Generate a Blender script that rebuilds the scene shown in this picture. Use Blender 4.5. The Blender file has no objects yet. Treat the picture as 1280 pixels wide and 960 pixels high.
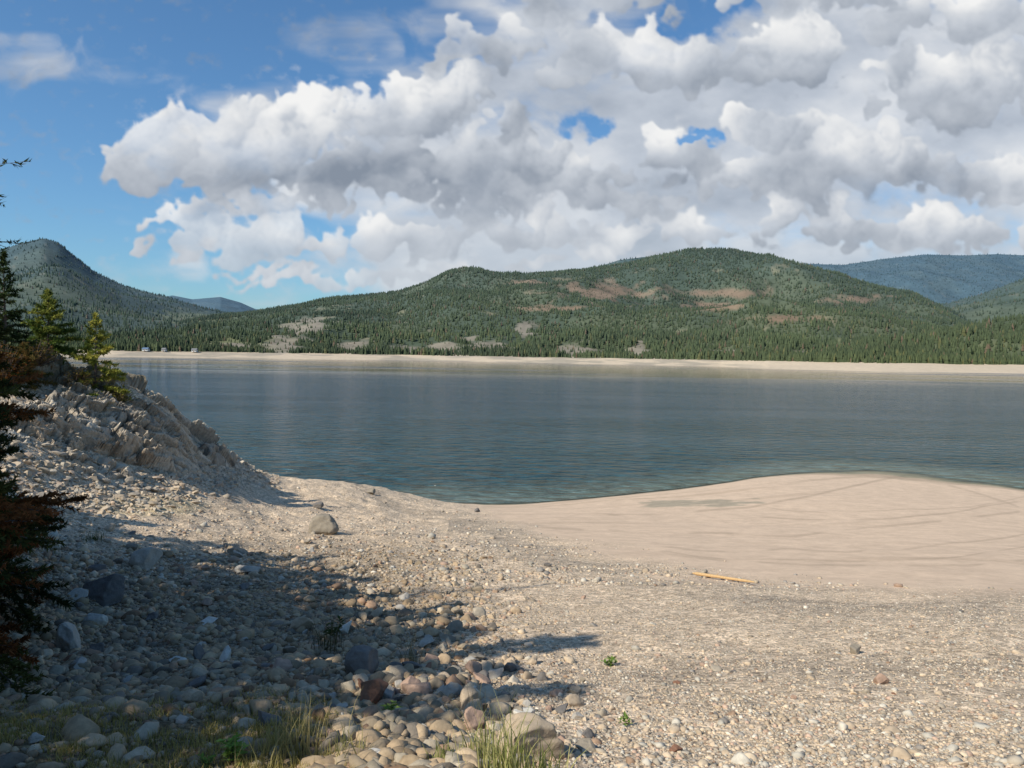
import bpy, bmesh, math, random
import numpy as np
from mathutils import Matrix, Vector
rng = np.random.default_rng(7); random.seed(7)
C = bpy.context.scene.collection
F = 967.0; H = 10.0
# ------------------------------------------------------------ camera
R3 = (Matrix.Rotation(math.radians(90-2.09), 3, 'X') @ Matrix.Rotation(math.radians(0.92), 3, 'Z'))
Rn = np.array(R3)
cam_d = bpy.data.cameras.new('camera'); cam = bpy.data.objects.new('camera', cam_d); C.objects.link(cam)
cam.matrix_world = Matrix.Translation((0,0,H)) @ R3.to_4x4()
cam_d.sensor_width = 36; cam_d.lens = F/1280*36; cam_d.clip_start = .05; cam_d.clip_end = 80000
bpy.context.scene.camera = cam
bpy.context.scene.view_settings.view_transform = 'Standard'
bpy.context.scene.view_settings.look = 'None'
def ray(px, py):
    d = np.array([px-640.0, -(py-480.0), -F]); d = Rn @ d
    return d/np.linalg.norm(d)
def at(px, py, Y):
    d = ray(px, py); return d*(Y/d[1]) + np.array([0,0,H])
def atz(px, py, z=0.0):
    d = ray(px, py); return d*((z-H)/d[2]) + np.array([0,0,H])
def project(P):
    q = (P-np.array([0,0,H])) @ Rn
    w = np.maximum(-q[...,2], .01)
    return 640+F*q[...,0]/w, 480-F*q[...,1]/w
def sstep(x, a, b):
    t = np.clip((x-a)/(b-a), 0, 1); return t*t*(3-2*t)
# ------------------------------------------------------------ noise
def hsh(ix, iy, iz=0, seed=0):
    with np.errstate(over='ignore'):
        h = (np.asarray(ix).astype(np.int64)*374761393 + np.asarray(iy).astype(np.int64)*668265263 + np.asarray(iz).astype(np.int64)*2147483647 + seed*974711) & 0xffffffff
        h = ((h ^ (h >> 13))*1274126177) & 0xffffffff
        h = ((h ^ (h >> 16))*2246822519) & 0xffffffff
        h = h ^ (h >> 15)
    return (h & 0xffffff)/float(0xffffff)
def vn(x, y, seed=0):
    ix = np.floor(x); iy = np.floor(y); fx = x-ix; fy = y-iy
    fx = fx*fx*(3-2*fx); fy = fy*fy*(3-2*fy)
    a = hsh(ix,iy,0,seed); b = hsh(ix+1,iy,0,seed); c = hsh(ix,iy+1,0,seed); d = hsh(ix+1,iy+1,0,seed)
    return (a*(1-fx)+b*fx)*(1-fy)+(c*(1-fx)+d*fx)*fy
def fbm(x, y, o=4, seed=0):
    s = 0; a = .5; t = 0
    for i in range(o):
        s = s+a*vn(x*2**i+i*17.3, y*2**i-i*9.1, seed+i); t += a; a *= .5
    return s/t
def vn3(p, seed=0):
    i = np.floor(p); f = p-i; f = f*f*(3-2*f); r = 0
    for dx in (0,1):
        for dy in (0,1):
            for dz in (0,1):
                w = (f[:,0] if dx else 1-f[:,0])*(f[:,1] if dy else 1-f[:,1])*(f[:,2] if dz else 1-f[:,2])
                r = r + w*hsh(i[:,0]+dx, i[:,1]+dy, i[:,2]+dz, seed)
    return r
def blocky(x, y, seed=0, tilt=.9):
    ix = np.floor(x); iy = np.floor(y)
    best = np.full(x.shape, 9.0); out = np.zeros(x.shape); cr = np.zeros(x.shape); sec = np.full(x.shape, 9.0)
    for dx in (-1,0,1):
        for dy in (-1,0,1):
            cx = ix+dx; cy = iy+dy
            jx = cx+.1+.8*hsh(cx,cy,0,seed); jy = cy+.1+.8*hsh(cx,cy,1,seed)
            ex = x-jx; ey = y-jy; d = ex*ex+ey*ey
            m = d < best
            sec = np.where(m, best, np.minimum(sec, d))
            h = hsh(cx,cy,2,seed)-.5 + tilt*((hsh(cx,cy,3,seed)-.5)*ex+(hsh(cx,cy,4,seed)-.5)*ey)
            out = np.where(m, h, out); cr = np.where(m, hsh(cx,cy,5,seed), cr); best = np.where(m, d, best)
    return out, cr, np.sqrt(sec)-np.sqrt(best)
# ------------------------------------------------------------ ground height (thin plate through surveyed points)
ctrl = []
def cp(px, py, Y): ctrl.append(at(px, py, Y))
def cw(x, y, z): ctrl.append(np.array([x,y,z], float))
for px in (640, 850, 1050, 1250):
    for py, Y in ((960,3.1),(900,4.2),(850,5.8),(800,8.0),(750,11.7)): cp(px, py, Y)
for t in ((640,700,18),(640,660,28),(640,642,40),(850,700,18.5),(850,660,30),(850,632,44),(1050,700,19),(1050,660,31),(1050,620,48),(1250,700,19.5),(1250,660,32),(1250,632,46)): cp(*t)
WL = [(560,628),(620,631),(700,627),(800,617),(880,608),(940,598),(1000,593),(1060,593),(1130,597),(1200,604),(1280,613),(1360,626)]
for px, py in WL:
    p = atz(px, py); ctrl.append(p)
    cw(p[0]*1.15, p[1]*1.15, -1.2); cw(p[0]*1.5, p[1]*1.5, -3.5)
for t in ((450,900,4.2),(450,850,5.9),(450,760,10.3),(450,700,17),(400,660,25),(500,660,26.5),(500,632,40),(300,960,3.2),(450,960,3.15),(300,850,5.9),(150,960,3.3),(150,900,4.3),(150,830,6.2),(20,950,3.5),
          (300,700,16),(200,760,9.6),(50,800,7),(50,720,10.5),(150,680,14.5),(100,655,17),(200,640,22),(60,610,20.5),(300,622,30),(345,612,38),(400,625,36),
          (60,545,23.8),(60,490,26.5),(0,455,29),(-60,450,29),(130,560,26),(100,462,30),(200,560,29),(250,575,33)): cp(*t)
for px, py, Y in ((150,478,31),(190,498,33),(240,540,37),(290,577,41),(345,602,45),(400,606,47.5),(470,613,50)):
    cp(px, py, Y); p = at(px, py, Y)
    cw(p[0]*1.13, p[1]*1.13, max(p[2]-3, -1.2)); cw(p[0]*1.45, p[1]*1.45, -3.5)
cw(-24,36,6); cw(-32,48,-2)
for t in ((-4,1.5,8.6),(-10,6,8.7),(-9,7.5,8.5),(-12,11,8.4),(-17,19,8.8),(-26,28,9.6),(-40,45,8),(-7.2,8.6,7.9)): cw(*t)
K = np.array(ctrl)
def uw(x, y):
    az = np.clip(np.arctan2(x, y), -.95, .8); r = np.clip(np.hypot(x, y), 2.9, 92)
    return np.stack([az*2.0, np.log(r)], -1)
U = uw(K[:,0], K[:,1]); n = len(U)
def phi(d2): return .5*d2*np.log(d2+1e-12)
A = np.zeros((n+3, n+3)); A[:n,:n] = phi(((U[:,None]-U[None])**2).sum(-1))+np.eye(n)*2e-4
A[:n,n] = 1; A[:n,n+1:] = U; A[n,:n] = 1; A[n+1:,:n] = U.T
W = np.linalg.solve(A, np.concatenate([K[:,2], np.zeros(3)]))
def G0(x, y):
    x = np.atleast_1d(np.asarray(x, float)); y = np.atleast_1d(np.asarray(y, float)); sh = x.shape
    u = uw(x.ravel(), y.ravel()); out = np.empty(len(u))
    for i in range(0, len(u), 40000):
        v = u[i:i+40000]
        out[i:i+40000] = phi(((v[:,None]-U[None])**2).sum(-1)) @ W[:n] + W[n] + v @ W[n+1:]
    out = out.reshape(sh)
    r = np.hypot(x, y)
    out = np.clip(out, -6, 11)
    far = sstep(r, 92, 125); return out*(1-far)-6*far
sb_x = [0,560,620,700,780,860,1000,1150,1280,1600]; sb_y = [600,634,650,678,698,714,727,735,739,745]
def sandmask(px, py, x, y):
    b = np.interp(px, sb_x, sb_y) + (fbm(x*.35, y*.35, 4, 31)-.5)*40
    return sstep(b-py, -16, 18)*sstep(px, 545, 640)*(y > 5)
def G(x, y, detail=True):
    z = G0(x, y)
    x = np.atleast_1d(x); y = np.atleast_1d(y)
    px, py = project(np.stack([x, y, z], -1)); s = sandmask(px, py, x, y)
    left = sstep(700-px, 0, 300)*(py > 560)
    amp = (1-s)
    z = z + amp*((fbm(x*1.3, y*1.3, 4, 3)-.5)*(.10+.22*left) + (fbm(x*.35, y*.35, 3, 8)-.5)*.25*np.clip(y/15,0,1))
    z = z + s*((fbm(x*.12, y*.3, 3, 5)-.5)*.10)
    return z
def hit(px, py, ymax=70):
    d = ray(px, py); Y = np.exp(np.linspace(math.log(2.4), math.log(ymax), 500))
    P = d[None]*(Y/d[1])[:,None] + np.array([0,0,H]); g = G(P[:,0], P[:,1])
    b = np.where(P[:,2] < g)[0]
    i = b[0] if len(b) else len(Y)-1
    return np.array([P[i,0], P[i,1], g[i]])
# ------------------------------------------------------------ mesh + materials
def mesh_np(name, V, Fc, col=None, smooth=False, mat=None, attrs=None):
    V = np.asarray(V, np.float32); Fc = np.asarray(Fc, np.int32); k = Fc.shape[1]
    m = bpy.data.meshes.new(name); m.vertices.add(len(V)); m.vertices.foreach_set('co', V.ravel())
    m.loops.add(Fc.size); m.loops.foreach_set('vertex_index', Fc.ravel())
    m.polygons.add(len(Fc)); m.polygons.foreach_set('loop_start', np.arange(0, Fc.size, k, dtype=np.int32))
    m.polygons.foreach_set('loop_total', np.full(len(Fc), k, np.int32))
    m.polygons.foreach_set('use_smooth', np.full(len(Fc), smooth, bool))
    if col is not None:
        a = m.color_attributes.new('Col', 'FLOAT_COLOR', 'POINT')
        c = np.ones((len(V),4), np.float32); c[:,:3] = col; a.data.foreach_set('color', c.ravel())
    for kx, v in (attrs or {}).items():
        a = m.attributes.new(kx, 'FLOAT', 'POINT'); a.data.foreach_set('value', np.asarray(v, np.float32).ravel())
    m.update(calc_edges=True)
    if mat: m.materials.append(mat)
    return m
def link(name, m, parent=None, loc=None):
    o = bpy.data.objects.new(name, m); C.objects.link(o)
    if parent: o.parent = parent
    if loc is not None: o.location = [float(v) for v in loc]
    return o
def tag(o, label=None, cat=None, group=None, kind=None):
    if label: o['label'] = label
    if cat: o['category'] = cat
    if group: o['group'] = group
    if kind: o['kind'] = kind
    return o
def grid_faces(nr, nc, wrap=False):
    i = np.arange(nr-1)[:,None]; j = np.arange(nc if wrap else nc-1)[None]
    j2 = (j+1) % nc
    return np.stack([i*nc+j, i*nc+j2, (i+1)*nc+j2, (i+1)*nc+j], -1).reshape(-1,4)
class NT:
    def __init__(s, nt): s.nt = nt
    def n(s, t, **kw):
        nd = s.nt.nodes.new(t)
        for k, v in kw.items(): setattr(nd, k, v)
        return nd
    def put(s, inp, v):
        if isinstance(v, bpy.types.NodeSocket): s.nt.links.new(v, inp)
        else: inp.default_value = v
    def m(s, op, a, b=0.0, c=0.0, clamp=False):
        nd = s.n('ShaderNodeMath', operation=op, use_clamp=clamp)
        s.put(nd.inputs[0], a); s.put(nd.inputs[1], b)
        if op in ('MULTIPLY_ADD','SMOOTH_MIN'): s.put(nd.inputs[2], c)
        return nd.outputs[0]
    def mix(s, f, a, b, mode='MIX'):
        nd = s.n('ShaderNodeMix', data_type='RGBA', blend_type=mode)
        s.put(nd.inputs[0], f); s.put(nd.inputs[6], a); s.put(nd.inputs[7], b); return nd.outputs[2]
    def ss(s, x, a, b):
        nd = s.n('ShaderNodeMapRange', interpolation_type='SMOOTHSTEP')
        s.put(nd.inputs[0], x); nd.inputs[1].default_value = a; nd.inputs[2].default_value = b; return nd.outputs[0]
    def noise(s, vec, scale, detail=3, rough=.5, dims='3D'):
        nd = s.n('ShaderNodeTexNoise', noise_dimensions=dims); s.put(nd.inputs['Vector'], vec)
        nd.inputs['Scale'].default_value = scale; nd.inputs['Detail'].default_value = detail; nd.inputs['Roughness'].default_value = rough
        return nd.outputs['Fac']
def newmat(name):
    m = bpy.data.materials.new(name); m.use_nodes = True
    t = NT(m.node_tree); b = m.node_tree.nodes['Principled BSDF']; b.inputs['Specular IOR Level'].default_value = .2
    return m, t, b
def vmat(name, rough=.85, scales=((30,.35),(6,.3)), bump=.4, bscale=40, bdist=.01, attr=True, color=None, transl=0):
    m, t, b = newmat(name)
    g = t.n('ShaderNodeNewGeometry').outputs['Position']
    if attr:
        a = t.n('ShaderNodeAttribute', attribute_name='Col'); c = a.outputs['Color']
    else: c = color
    for sc, am in scales:
        v = t.m('MULTIPLY_ADD', t.noise(g, sc, 3, .6), 2*am, 1-am)
        cb = t.n('ShaderNodeCombineColor'); [t.put(cb.inputs[i], v) for i in range(3)]
        c = t.mix(1.0, c, cb.outputs[0], 'MULTIPLY')
    if transl:
        nt = m.node_tree; df = t.n('ShaderNodeBsdfDiffuse'); t.put(df.inputs[0], c)
        tr = t.n('ShaderNodeBsdfTranslucent'); t.put(tr.inputs[0], c)
        mx = t.n('ShaderNodeMixShader'); mx.inputs[0].default_value = transl
        t.put(mx.inputs[1], df.outputs[0]); t.put(mx.inputs[2], tr.outputs[0]); nt.nodes.remove(b)
        t.put(nt.nodes['Material Output'].inputs[0], mx.outputs[0]); return m
    t.put(b.inputs['Base Color'], c); b.inputs['Roughness'].default_value = rough
    if bump:
        bp = t.n('ShaderNodeBump'); bp.inputs['Strength'].default_value = bump; bp.inputs['Distance'].default_value = bdist
        t.put(bp.inputs['Height'], t.noise(g, bscale, 3, .65)); t.put(b.inputs['Normal'], bp.outputs[0])
    return m
M_stone = vmat('stone_surface', .85, ((30,.4),), .5, 60, .006)
M_rock = vmat('outcrop_rock', .9, ((7,.5),(1.6,.25)), 1.0, 7, .10)
M_leaf = vmat('foliage', .65, (), 0, transl=.3)
M_grass = vmat('grass_blades', .6, (), 0, transl=.35)
M_far = vmat('distant_forest', .9, (), 0, transl=.05)
M_hill = vmat('forested_slope', .95, ((.05,.35),(.012,.3)), 0)
M_bark = vmat('bark', .9, ((20,.4),), 0, attr=False, color=(.13,.10,.08,1))
M_wood = vmat('weathered_wood', .8, ((25,.3),), .5, 50, .004, attr=False, color=(.56,.37,.18,1))
# ------------------------------------------------------------ ground
azf = np.concatenate([np.linspace(-math.pi, -.72, 60)[:-1], np.linspace(-.72, .66, 1050), np.linspace(.66, math.pi, 60)[1:-1]])
rr = np.concatenate([np.linspace(.05, 2.4, 14)[:-1], np.exp(np.linspace(math.log(2.4), math.log(90), 760)), np.linspace(95, 140, 8)])
RR, AZ = np.meshgrid(rr, azf, indexing='ij'); X = RR*np.sin(AZ); Y = RR*np.cos(AZ)
Z = G(X, Y); px, py = project(np.stack([X,Y,Z], -1)); S = sandmask(px, py, X, Y)
def mixc(a, b, t): return a*(1-t[...,None])+b*t[...,None]
c_gravel = np.array([.58,.45,.315]); c_dark = np.array([.31,.25,.185]); c_sand = np.array([.62,.462,.325])
col = np.ones(X.shape+(3,))*c_gravel
band = fbm(Z*2.6+fbm(X*.1,Y*.1,2,9)*1.5, X*.05+Y*.02, 4, 41)
col = mixc(col, c_dark, sstep(band, .46, .66)*.5)
col = mixc(col, np.array([.29,.24,.185]), sstep(-np.abs(py-np.interp(px, sb_x, sb_y)-22)+34, 0, 34)*.6*(px > 560)*sstep(fbm(X*.5,Y*.8,4,4),.3,.6))
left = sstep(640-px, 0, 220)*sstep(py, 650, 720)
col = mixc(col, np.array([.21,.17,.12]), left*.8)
soil = sstep(.55-np.abs((px-185)/120)**2-np.abs((py-632)/22)**2, 0, .4)
col = mixc(col, np.array([.50,.40,.25]), soil)
sc = np.ones(X.shape+(3,))*c_sand
q1 = Z*1.0+fbm(X*.06,Y*.06,3,12)*1.4
n1_ = fbm(q1*7, X*.02, 4, 77); sc = mixc(sc, np.array([.45,.33,.225]), sstep(n1_, .5, .72)*.5*sstep(fbm(X*.08,Y*.08,2,90), .35,.6))
for (pa, pb, pc_, w_, st_) in (((640,652),(860,668),(1280,640),2.2,.45),((690,668),(950,690),(1280,668),1.8,.4),((820,690),(1000,705),(1280,700),2.0,.4),((900,640),(1050,650),(1280,628),1.6,.45),((960,610),(1020,600),(1200,612),2,.4),((740,676),(960,698),(1280,684),1.5,.4),((700,640),(830,640),(960,628),2.0,.5),((930,632),(1060,640),(1280,622),1.2,.35)):
    xs_ = [pa[0],pb[0],pc_[0]]; cf = np.polyfit(xs_, [pa[1],pb[1],pc_[1]], 2); yy_ = np.polyval(cf, px)+(fbm(px*.01,py*0,3,int(pa[0]))-.5)*10
    sc = mixc(sc, np.array([.35,.26,.18]), sstep(w_-np.abs(py-yy_), 0, w_*.8)*sstep(px,pa[0],pa[0]+60)*st_*sstep(fbm(px*.02,py*.02,3,15),.32,.5))
mud = sstep(1-((px-875)/80)**2-((py-629-(px-875)*-.03)/5.5)**2+ (fbm(X*.8,Y*.8,3,6)-.5)*2.4, 0, .6)
sc = mixc(sc, np.array([.27,.245,.175]), mud*.7)
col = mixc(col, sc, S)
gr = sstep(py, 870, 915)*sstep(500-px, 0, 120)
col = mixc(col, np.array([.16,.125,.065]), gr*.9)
col = mixc(col, np.array([.34,.26,.18]), sstep(.14-Z, 0, .10)*.7)
bh = (Y < 1)
col[bh] = [.22,.19,.12]
col *= (.85+.3*fbm(X*2,Y*2,4,55))[...,None]
gm, t, b = newmat('beach_ground')
g = t.n('ShaderNodeNewGeometry').outputs['Position']
c = t.n('ShaderNodeAttribute', attribute_name='Col').outputs['Color']; gv = t.n('ShaderNodeAttribute', attribute_name='gravel').outputs['Fac']
for sc_, st in ((38,.85),(11,.5)):
    vo = t.n('ShaderNodeTexVoronoi'); vo.inputs['Scale'].default_value = sc_; t.put(vo.inputs['Vector'], g)
    sp = t.n('ShaderNodeSeparateColor'); t.put(sp.inputs[0], vo.outputs['Color'])
    v = t.m('MULTIPLY_ADD', sp.outputs[0], 1.1, .45)
    cb = t.n('ShaderNodeCombineColor'); [t.put(cb.inputs[i], v) for i in range(3)]
    c = t.mix(t.m('MULTIPLY', gv, st), c, t.mix(1.0, c, cb.outputs[0], 'MULTIPLY'))
v = t.m('MULTIPLY_ADD', t.noise(g, 5, 5, .7), .5, .75)
cb = t.n('ShaderNodeCombineColor'); [t.put(cb.inputs[i], v) for i in range(3)]
c = t.mix(1.0, c, cb.outputs[0], 'MULTIPLY')
t.put(b.inputs['Base Color'], c); b.inputs['Roughness'].default_value = .95
bp = t.n('ShaderNodeBump'); bp.inputs['Distance'].default_value = .03; t.put(bp.inputs['Strength'], t.m('MULTIPLY_ADD', gv, .7, .15))
t.put(bp.inputs['Height'], t.noise(g, 22, 4, .7)); t.put(b.inputs['Normal'], bp.outputs[0])
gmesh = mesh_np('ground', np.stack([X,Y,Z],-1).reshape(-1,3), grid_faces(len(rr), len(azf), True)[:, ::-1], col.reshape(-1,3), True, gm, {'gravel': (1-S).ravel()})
tag(link('ground', gmesh), 'pale gravel and sand beach sloping down to the lake', 'beach', kind='structure')
# ------------------------------------------------------------ rocky outcrop
NR_, NA_ = 860, 660
oa = np.linspace(-.74, -.27, NA_); orr = np.exp(np.linspace(math.log(17), math.log(62), NR_))
RR, AZ = np.meshgrid(orr, oa, indexing='ij'); X = RR*np.sin(AZ); Y = RR*np.cos(AZ); Z = G0(X, Y)
pxx = 640+F*np.tan(AZ)
OBX = [-200,0,80,130,200,260,345]; OBY = [20,20.5,21.5,22.8,26,31.5,42]
Yb = np.interp(pxx, OBX, OBY)
wob = (fbm(X*.5,Y*.5,3,61)-.5)*3
mask = sstep(Y-Yb+wob, 0, 1.6)*sstep(365-pxx, 0, 60)
vv = Y*.8+Z*.9
wx = X+(fbm(X*.9,vv*.9,4,71)-.5)*1.6; wy = vv+(fbm(X*.9,vv*.9,4,72)-.5)*1.6
b1, r1, e1 = blocky(wx*.35+wy*.12, wy*.5-wx*.10, 11, 1.0); b2, r2, e2 = blocky(wx*.85+wy*.3, wy*1.15-wx*.25, 12, 1.0); b3, r3, e3 = blocky(wx*2.1+wy*.5, wy*2.7-wx*.5, 13, 1.1); b4, r4, e4 = blocky(wx*4.8, wy*6, 14, 1.2)
disp = b1*.85+b2*.70+b3*.46+b4*.22+(fbm(X*4,vv*4,4,15)-.5)*.24 - .20*sstep(.12-e2,0,.12) - .12*sstep(.12-e3,0,.12)
e_ = .5; nx = -(G0(X+e_,Y)-G0(X-e_,Y))/(2*e_); ny = -(G0(X,Y+e_)-G0(X,Y-e_))/(2*e_); nl_ = np.sqrt(nx*nx+ny*ny+1)
D_ = mask*(disp*.82+.10)
D_ = D_*(.6+.4*sstep(Y, Yb+.5, Yb+3.0))*(.65+.35*sstep(330-pxx, 0, 120))
Xo = X+D_*nx/nl_*.9; Yo = Y+D_*ny/nl_*.9; Zo = Z+D_/nl_*1.0 - (1-mask)*.5
cr = np.ones(X.shape+(3,))*np.array([.49,.41,.31])
cr = mixc(cr, np.array([.25,.22,.18]), sstep(r2*.5+r1*.5+(fbm(X,vv,4,5)-.5), .50, .85)*.75)
cr = mixc(cr, np.array([.60,.54,.44]), sstep(r3, .65, .95)*.6)
cr = mixc(cr, np.array([.40,.26,.15]), sstep(fbm(X*.6,vv*.6,3,44), .6, .75)*.4)
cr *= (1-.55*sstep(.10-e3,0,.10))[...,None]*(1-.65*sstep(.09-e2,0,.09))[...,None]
top = sstep(Zo, 8.3, 9.2)*fbm(X,Y,3,17)
cr = mixc(cr, np.array([.16,.13,.07]), np.clip(top*1.3,0,1))
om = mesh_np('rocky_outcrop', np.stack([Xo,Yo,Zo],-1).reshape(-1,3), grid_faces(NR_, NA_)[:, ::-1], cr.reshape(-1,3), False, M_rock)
tag(link('rocky_outcrop', om), 'fractured tan rock outcrop sloping down into the lake at left', 'rock outcrop', kind='structure')
from math import log
def outz(x, y):
    r = math.hypot(x, y); a = math.atan2(x, y)
    i = int(round((log(r)-log(17))/(log(62)-log(17))*(NR_-1))); j = int(round((a+.74)/.47*(NA_-1)))
    if 0 <= i < NR_ and 0 <= j < NA_: return max(float(Zo[i,j]), float(G(x,y)[0]))
    return float(G(x, y)[0])
# ------------------------------------------------------------ lake
la = np.linspace(-1.25, 1.25, 420); lr = np.concatenate([np.exp(np.linspace(log(28), log(110), 260)), np.exp(np.linspace(log(112), log(5000), 60))])
RR, AZ = np.meshgrid(lr, la, indexing='ij'); X = RR*np.sin(AZ); Y = RR*np.cos(AZ); dep = np.maximum(0, -G(X, Y))
wm, t, b = newmat('lake_water'); nt_ = wm.node_tree
g = t.n('ShaderNodeNewGeometry').outputs['Position']; dp = t.n('ShaderNodeAttribute', attribute_name='depth').outputs['Fac']
def mapn(sc, rot):
    mp = t.n('ShaderNodeMapping'); t.put(mp.inputs[0], g); mp.inputs['Scale'].default_value = sc; mp.inputs['Rotation'].default_value = (0,0,rot); return mp.outputs[0]
m1 = mapn((.5,1.0,1), .22); m2 = mapn((.0022,.010,1), -.06); m3 = mapn((.012,.06,1), .1)
sep = t.n('ShaderNodeSeparateXYZ'); t.put(sep.inputs[0], g)
big = t.noise(m2, 1.0, 4, .6)
calm = t.m('MULTIPLY', t.ss(sep.outputs[1], 280, 430), t.ss(big, .36, .47))
gust = t.noise(m3, 1.0, 4, .65)
h = t.m('ADD', t.m('MULTIPLY', t.noise(m1, 1.9, 3, .6), 1.0), t.m('MULTIPLY', t.noise(m1, .65, 2, .5), 2.6))
bp = t.n('ShaderNodeBump'); bp.inputs['Distance'].default_value = .9
t.put(bp.inputs['Strength'], t.m('MULTIPLY', t.m('SUBTRACT', 1.0, t.m('MULTIPLY', calm, .95)), t.m('MULTIPLY_ADD', t.ss(gust, .35, .65), .55, .45)))
t.put(bp.inputs['Height'], h); t.put(b.inputs['Normal'], bp.outputs[0])
cc = t.mix(t.ss(dp, .0, 1.8), (.11,.155,.14,1), (.012,.060,.082,1))
cc = t.mix(t.ss(sep.outputs[1], 55, 180), cc, (.009,.052,.092,1))
rip = t.noise(m1, 1.1, 4, .7)
rv = t.m('MAXIMUM', t.m('MULTIPLY_ADD', rip, 3.6, -.8), .15); cb = t.n('ShaderNodeCombineColor'); [t.put(cb.inputs[i], rv) for i in range(3)]
cc = t.mix(1.0, cc, cb.outputs[0], 'MULTIPLY')  # light and dark of the ripples painted into the base colour
cc = t.mix(t.m('MULTIPLY', calm, .8), cc, (.014,.024,.024,1))  # calm water painted darker, standing in for the hills' reflection
t.put(b.inputs['Base Color'], cc); t.put(b.inputs['Roughness'], t.m('MULTIPLY_ADD', calm, -.03, .08)); b.inputs['IOR'].default_value = 1.33; b.inputs['Specular IOR Level'].default_value = .40
trn = t.n('ShaderNodeBsdfTransparent'); trn.inputs[0].default_value = (.9,.97,.95,1)
mx = t.n('ShaderNodeMixShader'); t.put(mx.inputs[0], t.m('MULTIPLY_ADD', t.ss(dp, 0, .12), .85, .15)); t.put(mx.inputs[1], trn.outputs[0]); t.put(mx.inputs[2], b.outputs[0])
t.put(nt_.nodes['Material Output'].inputs[0], mx.outputs[0])
lm = mesh_np('lake_water', np.stack([X,Y,X*0],-1).reshape(-1,3), grid_faces(len(lr), len(la))[:, ::-1], None, True, wm, {'depth': dep.ravel()})
tag(link('lake_water', lm), 'wide rippled blue lake between beach and hills', 'lake', kind='structure')
# ------------------------------------------------------------ far shore and hills
SX = [-500,-100,140,300,500,640,800,900,960,1100,1280,1500,1900]; SY = [1000,1010,1060,1130,1210,1180,1110,1060,900,770,800,800,790]
def shoreY(p): return np.interp(p, SX, SY)
def beachw(p): return np.interp(p, [880,980], [55,75])
def haze(c, d, k=1.0):  # aerial haze painted into the surface colour, bluer with distance
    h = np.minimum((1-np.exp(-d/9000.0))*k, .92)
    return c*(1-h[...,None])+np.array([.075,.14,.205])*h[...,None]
pc = np.linspace(-420, 1750, 900)
tt = np.linspace(-.35, 1.5, 44)
TT, PC = np.meshgrid(tt, pc, indexing='ij'); s0 = shoreY(PC); Yd = s0+TT*beachw(PC)+ (fbm(PC*.02, TT*2, 3, 3)-.5)*16
Xd = (PC-640)/F*Yd; Zd = np.where(TT < 1, TT*8.6, 8.6+(TT-1)*4)+(fbm(Xd*.02,Yd*.04,4,8)-.5)*1.2
cb_ = np.ones(Xd.shape+(3,))*np.array([.56,.45,.32]); cb_ = mixc(cb_, np.array([.30,.26,.20]), sstep(fbm(PC*.03,TT*3,4,21), .40,.64)*sstep(1000-PC, 0, 120)*.7)
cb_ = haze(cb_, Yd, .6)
M_fb = vmat('far_beach', .95, ((.2,.2),), 0)
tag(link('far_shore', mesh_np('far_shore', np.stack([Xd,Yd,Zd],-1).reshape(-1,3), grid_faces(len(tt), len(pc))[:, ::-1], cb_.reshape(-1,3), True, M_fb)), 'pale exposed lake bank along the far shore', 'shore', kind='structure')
def hill(label, crest, Y0, Y1, z0, name='hill', wob=1.0, ncol=700, nrow=110, prof=1.15, seed=0, back=1.5):
    cx = [p[0] for p in crest]; cy = [p[1] for p in crest]
    P_ = np.linspace(cx[0], cx[-1], ncol); cyy = np.interp(P_, cx, cy)
    ker = np.hanning(15); ker /= ker.sum(); cyy = np.convolve(np.pad(cyy, 7, mode='edge'), ker, 'valid')
    y1 = Y1(P_) if callable(Y1) else np.full(ncol, float(Y1)); y0 = Y0(P_) if callable(Y0) else np.full(ncol, float(Y0))
    y1 = y1*(1+.10*(fbm(P_*.008, P_*0, 3, seed+5)-.5))
    zc = np.array([at(p, c, yy)[2] for p, c, yy in zip(P_, cyy, y1)])
    T = np.linspace(0, back, nrow)
    TT, PP = np.meshgrid(T, P_, indexing='ij')
    YY = y0+(y1-y0)*TT; XX = (PP-640)/F*YY
    t1 = np.minimum(TT, 1); s = t1**prof
    s = s*(1-.25)+.25*(t1*t1*(3-2*t1))
    s = np.where(TT > 1, 1-(TT-1)**1.3*.8, s)
    sc = (y1-y0).mean()
    env = np.sin(np.clip(t1,0,1)*math.pi)**.8*.95+.01
    rid = 1-np.abs(fbm(XX/sc*3.2, YY/sc*2.2, 4, seed)*2-1)*2
    ZZ = z0+(zc-z0)*s + env*np.abs(zc-z0)*.36*wob*(rid-.35)
    return PP, TT, XX, YY, ZZ
def patches(px, py, lst, nz, a=.30, b=.70):
    m = 0
    for (cx, cy, rx, ry) in lst: m = np.maximum(m, np.exp(-((px-cx)/rx)**2-((py-cy)/ry)**2))
    return sstep(m+(nz-.5)*1.7, a, b+.1)
BR = [(755,366,66,14),(905,367,60,6),(890,382,45,5),(1080,375,45,6),(650,352,28,4),(980,398,45,5),(700,385,50,4)]
RK = [(385,410,30,14),(352,428,22,12),(606,432,42,11),(655,412,14,13),(560,434,34,8),(800,436,12,11),(715,438,28,8),(440,434,26,8),(1000,440,22,6),(510,437,30,7),(905,440,26,6),(290,432,20,6)]
YG = [(240,397,60,7),(120,432,60,6),(300,425,50,4),(1110,430,60,10)]
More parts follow.
